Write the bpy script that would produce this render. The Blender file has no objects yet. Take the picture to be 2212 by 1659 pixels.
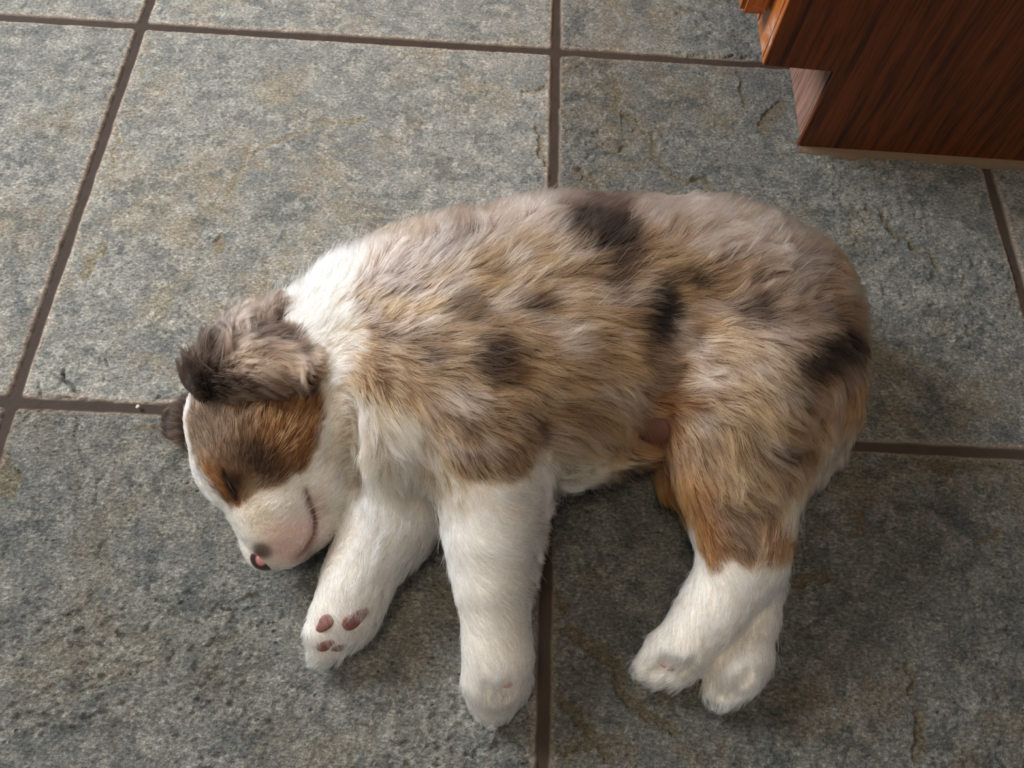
import bpy, bmesh, math, random
import numpy as np
from mathutils import Matrix, Vector, kdtree

SC = bpy.context.scene
COL = SC.collection
rng = np.random.default_rng(7)
W, H, F = 2212, 1659, 1750.0
PITCH = 0.335

# ------------------------------------------------------------------ camera
def rot(a, b, c):
    ca, sa, cb, sb, cc, s_ = math.cos(a), math.sin(a), math.cos(b), math.sin(b), math.cos(c), math.sin(c)
    Rx = np.array([[1, 0, 0], [0, ca, -sa], [0, sa, ca]])
    Ry = np.array([[cb, 0, sb], [0, 1, 0], [-sb, 0, cb]])
    Rz = np.array([[cc, -s_, 0], [s_, cc, 0], [0, 0, 1]])
    return Rz @ Ry @ Rx
CR = rot(0.4586, -0.0434, 0.0377)
CP = np.array([-0.0361, -0.2024, 0.4699])
cam = bpy.data.cameras.new('camera')
cam.sensor_width = 36.0
cam.lens = F / W * 36.0
cam.clip_start = 0.01
camo = bpy.data.objects.new('camera', cam)
M = Matrix([list(CR[i]) + [CP[i]] for i in range(3)] + [[0, 0, 0, 1]])
camo.matrix_world = M
COL.objects.link(camo)
SC.camera = camo

# ------------------------------------------------------------------ light
SC.cycles.max_bounces = 8
SC.cycles.transmission_bounces = 7
SC.cycles.diffuse_bounces = 3
SC.cycles.glossy_bounces = 5
SC.view_settings.view_transform = 'Standard'
SC.view_settings.look = 'None'
SC.view_settings.gamma = 1.0
SC.view_settings.exposure = 0.40
SC.view_settings.use_curve_mapping = False
world = bpy.data.worlds.new('world')
SC.world = world
world.use_nodes = True
bg = world.node_tree.nodes['Background']
bg.inputs[0].default_value = (0.92, 0.93, 1.0, 1)
bg.inputs[1].default_value = 0.12

def area(name, loc, target, sx, sy, power, color):
    l = bpy.data.lights.new(name, 'AREA')
    l.shape = 'RECTANGLE'; l.size = sx; l.size_y = sy; l.energy = power; l.color = color
    o = bpy.data.objects.new(name, l)
    o.location = loc
    o.rotation_euler = (Vector(target) - Vector(loc)).to_track_quat('-Z', 'Y').to_euler()
    COL.objects.link(o)
    return o
area('window_daylight', (-1.40, 0.74, 1.12), (-0.15, 0.05, 0), 0.7, 0.8, 33.0, (0.95, 0.97, 1.0))
area('warm_fill', (-0.35, -0.35, 2.1), (0, 0, 0), 0.5, 0.5, 11.0, (1.0, 0.84, 0.64))  # unseen lamp added as warm fill for the white fur

# ------------------------------------------------------------------ helpers
def cam_depth(p):
    return -((np.asarray(p) - CP) @ CR)[..., 2]

def P(u, v, z=0.0):
    """point at height z seen at pixel (u, v)"""
    d = CR @ np.array([(u - W / 2) / F, -(v - H / 2) / F, -1.0])
    t = (z - CP[2]) / d[2]
    return CP + t * d

def project(p):
    q = (np.asarray(p) - CP) @ CR
    return W / 2 + F * q[..., 0] / -q[..., 2], H / 2 - F * q[..., 1] / -q[..., 2]

def lin(c):
    c = np.asarray(c, float) / 255.0
    return np.where(c <= 0.04045, c / 12.92, ((c + 0.055) / 1.055) ** 2.4)

def hash3(ix, iy, iz, seed):
    h = (ix.astype(np.int64) * 374761393 + iy.astype(np.int64) * 668265263 + iz.astype(np.int64) * 2147483647 + seed * 974711) & 0xFFFFFFFF
    h = ((h ^ (h >> 13)) * 1274126177) & 0xFFFFFFFF
    h = ((h ^ (h >> 16)) * 2246822519) & 0xFFFFFFFF
    return ((h ^ (h >> 15)) & 0xFFFFFF) / float(0xFFFFFF)

def vnoise(p, scale, seed=0):
    """value noise, p (..., 2 or 3) in metres; scale = cells per metre"""
    p = np.asarray(p) * scale
    d = p.shape[-1]
    i = np.floor(p).astype(np.int64); f = p - i; f = f * f * (3 - 2 * f)
    x, y = i[..., 0], i[..., 1]
    fx, fy = f[..., 0], f[..., 1]
    if d == 2:
        z = np.zeros_like(x)
        a = hash3(x, y, z, seed); b = hash3(x + 1, y, z, seed); c = hash3(x, y + 1, z, seed); e = hash3(x + 1, y + 1, z, seed)
        return (a * (1 - fx) + b * fx) * (1 - fy) + (c * (1 - fx) + e * fx) * fy
    z = i[..., 2]; fz = f[..., 2]
    def pl(zz):
        a = hash3(x, y, zz, seed); b = hash3(x + 1, y, zz, seed); c = hash3(x, y + 1, zz, seed); e = hash3(x + 1, y + 1, zz, seed)
        return (a * (1 - fx) + b * fx) * (1 - fy) + (c * (1 - fx) + e * fx) * fy
    return pl(z) * (1 - fz) + pl(z + 1) * fz

def fbm(p, scale, seed=0, octv=4, gain=0.55):
    s = 0; a = 1; t = 0
    for k in range(octv):
        s = s + a * vnoise(p, scale * 2.03 ** k, seed + k * 17); t += a; a *= gain
    return s / t

def sstep(a, b, x):
    t = np.clip((x - a) / (b - a), 0, 1)
    return t * t * (3 - 2 * t)

def mesh_np(name, verts, faces, mat=None, parent=None, smooth=True):
    me = bpy.data.meshes.new(name)
    verts = np.ascontiguousarray(verts, np.float32); faces = np.ascontiguousarray(faces, np.int32)
    n = faces.shape[1]
    me.vertices.add(len(verts)); me.vertices.foreach_set('co', verts.ravel())
    me.loops.add(faces.size); me.loops.foreach_set('vertex_index', faces.ravel())
    me.polygons.add(len(faces)); me.polygons.foreach_set('loop_start', np.arange(0, faces.size, n, dtype=np.int32))
    if smooth:
        me.polygons.foreach_set('use_smooth', np.ones(len(faces), bool))
    me.update(calc_edges=True)
    me.validate()
    o = bpy.data.objects.new(name, me)
    if mat: me.materials.append(mat)
    if parent: o.parent = parent
    COL.objects.link(o)
    return o

def col_attr(me, name, rgb):
    a = me.attributes.new(name, 'FLOAT_COLOR', 'POINT')
    c = np.ones((len(rgb), 4), np.float32); c[:, :3] = rgb
    a.data.foreach_set('color', c.ravel())

def bm_obj(name, bm, mat, parent=None, smooth=True):
    me = bpy.data.meshes.new(name)
    bmesh.ops.recalc_face_normals(bm, faces=bm.faces)
    bm.to_mesh(me); bm.free()
    for f in me.polygons: f.use_smooth = smooth
    if mat: me.materials.append(mat)
    o = bpy.data.objects.new(name, me)
    if parent: o.parent = parent
    COL.objects.link(o)
    return o

class NT:
    def __init__(s, name):
        s.m = bpy.data.materials.new(name); s.m.use_nodes = True
        s.t = s.m.node_tree; s.n = s.t.nodes; s.b = s.n['Principled BSDF']
    def node(s, typ, **kw):
        n = s.n.new(typ)
        for k, v in kw.items():
            if k in n.inputs.keys(): n.inputs[k].default_value = v
            else: setattr(n, k, v)
        return n
    def link(s, a, b): s.t.links.new(a, b)
    def val(s, x, sock):
        if hasattr(x, 'is_output') or isinstance(x, bpy.types.NodeSocket): s.link(x, sock)
        else: sock.default_value = x
    def mix(s, fac, a, b, mode='MIX'):
        n = s.n.new('ShaderNodeMix'); n.data_type = 'RGBA'; n.blend_type = mode
        s.val(fac, n.inputs[0]); s.val(a, n.inputs[6]); s.val(b, n.inputs[7])
        return n.outputs[2]
    def math(s, op, a, b=0.0, c=0.0):
        n = s.n.new('ShaderNodeMath'); n.operation = op
        s.val(a, n.inputs[0]); s.val(b, n.inputs[1]); s.val(c, n.inputs[2])
        return n.outputs[0]
    def ramp(s, fac, stops):
        n = s.n.new('ShaderNodeValToRGB'); e = n.color_ramp.elements
        while len(e) < len(stops): e.new(0.5)
        for el, (p, c) in zip(e, stops):
            el.position = p; el.color = (c, c, c, 1) if isinstance(c, (int, float)) else (*c, 1)
        s.link(fac, n.inputs[0])
        return n.outputs[0]
    def noise(s, vec, scale, detail=4, rough=0.6, dist=0.0):
        n = s.node('ShaderNodeTexNoise', Scale=scale, Detail=detail, Roughness=rough, Distortion=dist)
        s.link(vec, n.inputs['Vector'])
        return n.outputs[0]

def lc(r, g, b): return tuple(float(x) for x in lin((r, g, b)))

# ------------------------------------------------------------------ floor
def poly_world(pts, seed, jit=0.18, lev=3):
    q = [P(u, v, 0.0)[:2] for u, v in pts]
    r = np.random.default_rng(seed)
    for _ in range(lev):
        o = [q[0]]
        for a, b in zip(q[:-1], q[1:]):
            d = b - a; n = np.array([-d[1], d[0]])
            o += [(a + b) / 2 + n * r.uniform(-jit, jit), b]
        q = o
    return np.array(q)

def crop(ox, oy, s, pts): return [(ox + x / s, oy + y / s) for x, y in pts]
c3 = lambda *p: crop(1200, 100, 4.254, p)
c4 = lambda *p: crop(1180, 1000, 2.517, p)
c5 = lambda *p: crop(1650, 950, 2.34, p)
cb = lambda *p: crop(0, 800, 1.931, p)
cm = lambda *p: crop(0, 400, 3.319, p)
ct = lambda *p: crop(0, 0, 1.77, p)
cr = lambda *p: crop(1892, 340, 4.61, p)
# (points, low side: +1 = left of travel in the world, -1 = right of travel, drop mm, band mm)
LEDGES = [
 (c3((515,110),(520,210),(560,270),(605,315),(590,390),(625,450),(600,500),(570,560),(590,600),(690,620),(760,680),(800,740),(880,775),(930,850),(935,950),(920,985),(960,1030),(1010,1100),(1040,1160),(1130,1190),(1230,1225),(1330,1185),(1420,1220),(1430,1290),(1520,1330),(1600,1400),(1650,1440)), -1, 1.1, 6),
 (c3((230,1100),(250,1150),(320,1170),(380,1230),(435,1320)), -1, 0.9, 5),
 (c3((60,480),(70,560),(120,610),(100,680)), -1, 0.6, 3),
 (c3((380,740),(450,860),(520,910),(570,960),(640,900)), -1, 0.6, 3),
 (c3((2050,470),(1990,540),(1930,600),(1880,680),(1850,740),(1870,790),(1920,820),(2000,835)), 1, 0.35, 14),
 (c3((1650,185),(1660,260),(1680,380),(1700,450),(1710,590)), 1, 0.3, 3),
 (cr((0,490),(40,580),(100,680),(140,770),(260,810),(330,870),(340,930),(400,950),(480,930)), 1, 0.8, 7),
 (cr((520,950),(560,1060),(640,1140)), 1, 0.5, 5),
 (c3((1100,30),(1200,85),(1300,66),(1440,90),(1640,70),(1800,90)), -1, 0.6, 5),
 (c4((30,900),(110,935),(150,990),(240,1040),(360,1120),(365,1220),(400,1280),(460,1330),(510,1370),(540,1410),(620,1440),(680,1485),(760,1470)), 1, 0.9, 9),
 (c4((30,1310),(120,1370),(170,1440),(240,1510),(300,1580),(330,1640)), 1, 0.8, 6),
 (c4((40,1550),(80,1590),(180,1570),(260,1580)), 1, 0.7, 4),
 (c4((60,690),(120,760),(125,800),(60,835)), -1, 0.5, 5),
 (c5((730,70),(800,110),(890,180),(960,150),(1020,140),(1060,150),(1110,130),(1200,150),(1310,150)), 1, 1.0, 16),
 (c5((100,770),(180,750),(230,715),(330,715),(350,690)), 1, 0.7, 8),
 (c5((500,330),(510,400),(520,470),(430,510)), -1, 0.5, 5),
 (c5((1030,500),(1130,515),(1190,500),(1210,440)), 1, 0.5, 4),
 (c5((700,1160),(750,1220),(720,1300)), 1, 0.5, 5),
 (c5((740,1340),(760,1450),(740,1560),(760,1650)), 1, 0.5, 8),
 (cm((1570,350),(1610,390),(1615,490)), -1, 0.6, 8),
 (ct((1440,430),(1330,470),(1180,510),(1060,550),(950,590),(930,650),(900,700),(870,770)), -1, 0.35, 5),
 (cm((590,700),(650,660),(690,530),(760,520),(790,400)), 1, 0.4, 9),
 (ct((2090,330),(1990,345)), 1, 0.5, 3),
 (ct((2040,470),(2060,560),(2090,640)), 1, 0.5, 4),
 (ct((440,460),(455,510),(430,600),(450,650)), -1, 0.5, 4),
 (cb((560,255),(640,250),(700,240)), 1, 0.5, 6),
 (cb((65,180),(100,172),(160,176),(230,168),(300,178)), 1, 0.8, 4),
 (cb((20,310),(45,350),(50,400),(95,425),(80,480),(60,540)), -1, 0.8, 14),
]
CRACKS = [
 (cb((310,175),(320,230),(300,290)), .9), (cb((300,290),(330,320),(350,370),(372,420)), .5), (cb((440,420),(405,470),(395,530),(382,572)), .9),
 (cb((452,690),(415,750),(400,800)), .8), (cb((0,670),(30,700),(25,750),(0,820)), .6), (cb((350,1060),(335,1130),(350,1200)), .5),
 (cb((930,1270),(860,1290),(830,1350),(860,1400)), .5), (cb((260,0),(265,40),(300,65),(310,95)), .8), (cb((20,1500),(200,1400),(230,1380)), .3),
 (cm((480,1295),(455,1360),(500,1430),(540,1480),(600,1485)), 1.), (cm((290,1370),(270,1440),(290,1510),(380,1530),(500,1520),(600,1535),(680,1530)), 1.),
 (cm((330,960),(350,1010),(380,1030)), .8), (cm((320,1060),(280,1220),(240,1280)), .8), (cm((755,1245),(772,1310)), .9), (cm((1268,1235),(1282,1290),(1265,1350)), .8),
 (cm((1000,1290),(1020,1340)), .6), (cm((620,1180),(630,1210)), .7), (cm((720,1230),(700,1300)), .6), (cm((880,960),(890,1060)), .5), (cm((1240,1000),(1250,1060)), .5),
 (cm((740,1380),(745,1420)), .7), (cm((430,1400),(428,1440)), .7), (cm((130,600),(150,800)), .7), (cm((760,430),(762,520)), .5), (cm((1090,1550),(1130,1520),(1230,1540)), .8),
 (ct((90,300),(100,280)), .4), (c3((1480,350),(1560,360),(1760,345),(1940,350)), .0), (c4((60,40),(70,90),(60,130)), .8),
]

def floor_build():
    fine = 0.00088
    xs = np.concatenate([np.arange(-1.6, -0.50, 0.02), np.arange(-0.50, 0.60, fine), np.arange(0.60, 1.8, 0.02)])
    ys = np.concatenate([np.arange(-1.2, -0.30, 0.02), np.arange(-0.30, 0.50, fine), np.arange(0.50, 1.8, 0.02)])
    for k in range(-6, 7):           # crisp tile rims in the coarse surroundings
        for w in (-0.0035, -0.0024, 0.0024, 0.0035, 0.006, -0.006):
            c = k * PITCH + w
            if not -0.5 < c < 0.6: xs = np.append(xs, c)
            if not -0.3 < c < 0.5: ys = np.append(ys, c)
    xs = np.unique(xs[(xs > -1.6) & (xs < 1.8)]); ys = np.unique(ys[(ys > -1.2) & (ys < 1.8)])
    X, Y = np.meshgrid(xs, ys)
    p2 = np.stack([X, Y], -1)
    wob = (fbm(p2, 60, 3, 3) - 0.5) * 0.0016
    ti = np.floor(X / PITCH).astype(int); tj = np.floor(Y / PITCH).astype(int)
    ex = np.abs(X - np.round(X / PITCH) * PITCH); ey = np.abs(Y - np.round(Y / PITCH) * PITCH)
    # distance inside the tile with rounded corners
    g = 0.0029; rc = 0.004
    ax = ex - g; ay = ey - g
    inside = np.where((ax < rc) & (ay < rc), rc - np.hypot(np.maximum(rc - ax, 0), np.maximum(rc - ay, 0)), np.minimum(ax, ay))
    ins = inside + wob * sstep(0.0, 0.004, np.maximum(ax, ay))
    # per tile character: relief, terraces, tint (brown), value
    char = {(-1, 0): (0.35, 0.25, 0.40, 1.04), (-1, -1): (1.0, 0.35, 0.18, 1.16), (0, 0): (0.75, 0.55, 0.45, 0.80), (0, -1): (0.8, 0.6, 0.42, 0.66),
            (-2, 0): (0.45, 0.3, 0.35, 1.06), (-2, -1): (0.9, 0.5, 0.3, 0.85), (-1, 1): (0.3, 0.2, 0.3, 1.0), (-2, 1): (0.4, 0.3, 0.25, 1.05), (0, 1): (0.5, 0.3, 0.45, 0.78),
            (1, 0): (0.5, 0.4, 0.5, 0.7), (1, -1): (0.6, 0.4, 0.45, 0.75)}
    rel = np.full(X.shape, 0.6); ter = np.full(X.shape, 0.4); tint = np.full(X.shape, 0.35); value = np.full(X.shape, 0.9)
    off = np.zeros(X.shape + (2,))
    for (i, j) in {(a, b) for a in range(ti.min(), ti.max() + 1) for b in range(tj.min(), tj.max() + 1)}:
        m = (ti == i) & (tj == j)
        c = char.get((i, j), (0.6, 0.4, 0.35, 0.88))
        rel[m], ter[m], tint[m], value[m] = c
        off[m] = (i * 3.7, j * 5.3)
    q = p2 + off
    tm = sstep(0.0, 0.0022, ins)                      # 0 grout .. 1 tile top
    base = fbm(q, 9, 5, 4) - 0.5
    tn = fbm(q, 22, 11, 4, 0.5) * 7
    tf = np.floor(tn); tfr = tn - tf
    terr = (tf + sstep(0.0, 0.16, tfr)) / 7 - 0.5
    gr = fbm(q * np.array([1.0, 1.25]), 260, 21, 2, 0.6) - 0.5
    gr2 = fbm(q * np.array([1.0, 1.6]), 90, 31, 3) - 0.5
    gr3 = fbm(q * np.array([1.0, 1.35]), 130, 37, 4, 0.6)
    rag = fbm(q, 150, 77, 3)
    rimz = (1 - sstep(0.0, 0.006 + 0.012 * rag * rel, ins)) * (0.5 + rel * 0.5)
    chip = np.floor(gr3 * 9) / 9 + sstep(0, .3, gr3 * 9 - np.floor(gr3 * 9)) / 9 - 0.5
    patch = 0.35 + 0.9 * sstep(.38, .62, fbm(q, 16, 35, 3))
    z = rel * patch * (base * 0.0010 + gr * 0.0030 + gr2 * 0.0012 + chip * 0.0026) + ter * terr * 0.0030
    z = z - rimz * 0.0007
    edge_round = (1 - np.clip(ins / 0.003, 0, 1)) ** 2 * 0.0006
    # colours
    blue = lin((107, 110, 107)); pale = lin((164, 162, 152)); tan = lin((138, 127, 106)); dark = lin((80, 86, 84)); olive = lin((104, 98, 74)); pink = lin((176, 160, 144))
    m1 = sstep(0.2, 0.8, fbm(q, 60, 41, 5, 0.85))[..., None]
    c = blue * (1 - m1) + (0.55 * pale + 0.45 * blue) * m1
    m2 = (sstep(0.45, 0.72, fbm(q + 9, 22, 51, 6, 0.75)) * (0.3 + tint))[..., None]
    c = c * (1 - m2) + tan * m2
    m3 = (sstep(0.54, 0.68, fbm(q * np.array([0.8, 1.3]) + 3, 70, 61, 5, 0.8)) * 0.6)[..., None]
    c = c * (1 - m3) + dark * m3
    m4 = (sstep(0.54, 0.66, fbm(q + 5, 110, 71, 4, 0.8)) * 0.55)[..., None]
    c = c * (1 - m4) + pale * m4
    st = (sstep(0.10, 0.2, tfr) * (1 - sstep(0.2, 0.45, tfr)) * ter * 0.0)[..., None]
    c = c * (1 - st) + olive * st
    # ledges and cracks
    fx = (xs > -0.5) & (xs < 0.6); fy = (ys > -0.3) & (ys < 0.5)
    def near(seg, mar):
        lo, hi = seg.min(0) - mar, seg.max(0) + mar
        i0, i1 = np.searchsorted(ys, [lo[1], hi[1]]); j0, j1 = np.searchsorted(xs, [lo[0], hi[0]])
        return slice(i0, i1), slice(j0, j1)
    def seg_dist(sub, seg):
        best = np.full(sub.shape[:2], 1e9); side = np.zeros(sub.shape[:2]); endf = np.zeros(sub.shape[:2])
        n = len(seg) - 1
        for k in range(n):
            a, b = seg[k], seg[k + 1]; ab = b - a; L2 = ab @ ab
            t = np.clip(((sub - a) @ ab) / L2, 0, 1)
            d = np.hypot(*np.moveaxis(sub - a - t[..., None] * ab, -1, 0))
            s = (ab[0] * (sub[..., 1] - a[1]) - ab[1] * (sub[..., 0] - a[0]))
            u = d < best
            best[u] = d[u]; side[u] = np.sign(s[u]); endf[u] = ((k + t) / n)[u]
        return best, side, endf
    for k, (pts, sd, drop, band) in enumerate(LEDGES):
        seg = poly_world(pts, 100 + k)
        sl = near(seg, 0.03)
        sub = p2[sl]
        if sub.size == 0: continue
        d, s, e = seg_dist(sub, seg)
        taper = sstep(0, 0.08, e) * (1 - sstep(0.92, 1, e))
        low = (s * sd > 0)
        w = 0.016
        z[sl] += np.where(low, -drop * 0.0023 * (1 - sstep(0, w, d)), drop * 0.0006 * (1 - sstep(0, w * 0.5, d))) * taper
        bw = band * 0.001 * (0.4 + 1.0 * fbm(sub, 90, 200 + k, 2)) * taper
        a = (np.where(low, 1 - sstep(bw * 0.75, bw * 1.05 + 1e-5, d), 0) * 0.85 * tm[sl])[..., None]
        c[sl] = c[sl] * (1 - a) + (0.45 * olive + 0.55 * tan) * a
    for k, (pts, amt) in enumerate(CRACKS):
        seg = poly_world(pts, 300 + k)
        sl = near(seg, 0.01)
        sub = p2[sl]
        if sub.size == 0: continue
        d, s, e = seg_dist(sub, seg)
        taper = sstep(0, 0.15, e) * (1 - sstep(0.85, 1, e)) * amt
        gro = np.exp(-(d / 0.0009) ** 2) * taper
        z[sl] -= gro * 0.0018
        z[sl] += np.where(s > 0, 1, 0) * np.exp(-(d / 0.004) ** 2) * taper * 0.0004
        c[sl] *= (1 - 0.6 * gro)[..., None]
    # worn pinkish rim of each tile
    rim = ((1 - sstep(0.001, 0.0055, ins + (rag - 0.5) * 0.004)) * 0.7)[..., None]
    c = c * (1 - rim) + pink * rim * 0.9
    c = c * (value * 1.22)[..., None]
    gc = lin((58, 46, 36)) * (0.8 + 0.4 * fbm(p2, 120, 91, 4))[..., None]
    c = c * tm[..., None] + gc * (1 - tm[..., None])
    zg = -0.0019 + (fbm(p2, 300, 92, 2) - 0.5) * 0.0003
    zt = z - edge_round
    Z = np.where(ins < 0, zg, zg + (zt - zg) * sstep(0.0, 0.0018, ins))
    ny, nx = X.shape
    idx = np.arange(nx * ny).reshape(ny, nx)
    faces = np.stack([idx[:-1, :-1], idx[:-1, 1:], idx[1:, 1:], idx[1:, :-1]], -1).reshape(-1, 4)
    verts = np.stack([X, Y, Z], -1).reshape(-1, 3)
    m = NT('slate_tile')
    tc = m.node('ShaderNodeTexCoord').outputs['Object']
    ca = m.node('ShaderNodeAttribute', attribute_name='stone').outputs['Color']
    sp = m.node('ShaderNodeSeparateColor'); m.link(m.node('ShaderNodeAttribute', attribute_name='mask').outputs['Color'], sp.inputs[0])
    tmask, relief = sp.outputs[0], sp.outputs[1]
    mp = m.node('ShaderNodeMapping'); mp.inputs['Scale'].default_value = (1, 1.5, 1); mp.inputs['Rotation'].default_value = (0, 0, 0.15); m.link(tc, mp.inputs[0])
    n1 = m.noise(mp.outputs[0], 400, 6, 0.66)
    n2 = m.noise(tc, 950, 4, 0.7)
    n3 = m.noise(mp.outputs[0], 120, 8, 0.78, 0.3)
    f1 = m.ramp(n1, [(0.32, 0.45), (0.46, 0.88), (0.55, 1.10), (0.68, 1.9)])
    f2 = m.ramp(n2, [(0.28, 0.62), (0.5, 1.0), (0.75, 1.5)])
    f3 = m.ramp(n3, [(0.34, 0.78), (0.5, 1.0), (0.64, 1.18)])
    k = m.mix(1.0, f1, f2, 'MULTIPLY'); k = m.mix(1.0, k, f3, 'MULTIPLY')
    gk = m.mix(tmask, (1, 1, 1, 1), k)
    colr = m.mix(1.0, ca, gk, 'MULTIPLY')
    # small worn pits filled with brown
    vp = m.node('ShaderNodeTexVoronoi', Scale=170.0, Randomness=1.0); m.link(mp.outputs[0], vp.inputs['Vector'])
    pit = m.math('MULTIPLY', m.ramp(vp.outputs['Distance'], [(0.12, 1.0), (0.26, 0.0)]), m.ramp(m.noise(tc, 55, 4, 0.6), [(0.50, 0.0), (0.60, 1.0)]))
    pit = m.math('MULTIPLY', pit, m.math('MULTIPLY', tmask, m.math('ADD', relief, 0.1)))
    colr = m.mix(m.math('MULTIPLY', pit, 0.55), colr, (*lc(84, 76, 56), 1))
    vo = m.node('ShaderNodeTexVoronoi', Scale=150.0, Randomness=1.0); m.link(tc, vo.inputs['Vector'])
    fl = m.math('MULTIPLY', m.math('LESS_THAN', vo.outputs['Distance'], 0.045), m.math('GREATER_THAN', m.noise(tc, 40, 2), 0.54))  # mica glints painted as tiny white specks in the base colour
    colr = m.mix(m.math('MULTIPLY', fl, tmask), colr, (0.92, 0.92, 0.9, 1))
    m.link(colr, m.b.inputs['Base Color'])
    ro = m.ramp(n1, [(0.3, 0.30), (0.7, 0.52)])
    m.link(m.mix(tmask, (0.85, 0.85, 0.85, 1), ro), m.b.inputs['Roughness'])
    m.b.inputs['Specular IOR Level'].default_value = 0.5
    hgt = m.math('ADD', m.math('MULTIPLY', n1, 0.62), m.math('MULTIPLY', n2, 0.22))
    hgt = m.math('ADD', hgt, m.math('MULTIPLY', n3, 0.25))
    hgt = m.math('SUBTRACT', hgt, m.math('MULTIPLY', pit, 0.30))
    b1 = m.node('ShaderNodeBump', Distance=0.0065)
    m.link(m.math('MULTIPLY', m.math('ADD', relief, 0.30), 0.8), b1.inputs['Strength']); m.link(hgt, b1.inputs['Height'])
    m.link(b1.outputs[0], m.b.inputs['Normal'])
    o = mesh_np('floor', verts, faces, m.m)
    col_attr(o.data, 'stone', c.reshape(-1, 3))
    col_attr(o.data, 'mask', np.stack([tm, rel * tm, tm], -1).reshape(-1, 3))
    o['kind'] = 'structure'
    o['label'] = 'grey-green slate-look floor tiles with brown grout lines'
    return o
floor_build()

# ------------------------------------------------------------------ cabinet
def wood_mat(name, c_dark, c_mid, rough=0.38, axis='Z', wear=0.0):
    m = NT(name)
    tc = m.node('ShaderNodeTexCoord').outputs['Object']
    mp = m.node('ShaderNodeMapping'); mp.inputs['Scale'].default_value = (1, 1, 0.055) if axis == 'Z' else (0.055, 1, 1); m.link(tc, mp.inputs[0])
    n1 = m.noise(mp.outputs[0], 130, 7, 0.7, 0.25)
    n2 = m.noise(mp.outputs[0], 420, 4, 0.6)
    w = m.ramp(n1, [(0.36, 0.0), (0.5, 0.6), (0.62, 1.0)])
    c = m.mix(w, (*c_dark, 1), (*c_mid, 1))
    c = m.mix(1.0, c, m.ramp(n2, [(0.34, 0.45), (0.5, 1.0), (0.8, 1.15)]), 'MULTIPLY')
    if wear > 0:
        n3 = m.noise(tc, 60, 5, 0.7, 0.8)
        c = m.mix(m.math('MULTIPLY', m.ramp(n3, [(0.56, 0.0), (0.64, 1.0)]), wear), c, (0.55, 0.40, 0.33, 1))
    m.link(c, m.b.inputs['Base Color'])
    m.b.inputs['Roughness'].default_value = rough
    b = m.node('ShaderNodeBump', Strength=0.25, Distance=0.0008); m.link(n2, b.inputs['Height']); m.link(b.outputs[0], m.b.inputs['Normal'])
    return m.m

def prism(bm, poly, axis_vec, base, ex, up):
    """extrude polygon (a, b) in the plane spanned by ex/up along axis_vec"""
    v0 = [bm.verts.new(Vector(base + ex * a + up * b)) for a, b in poly]
    v1 = [bm.verts.new(v.co + Vector(axis_vec)) for v in v0]
    n = len(poly)
    bm.faces.new(v0); bm.faces.new(v1[::-1])
    for i in range(n):
        bm.faces.new((v0[i], v1[i], v1[(i + 1) % n], v0[(i + 1) % n]))

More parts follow.
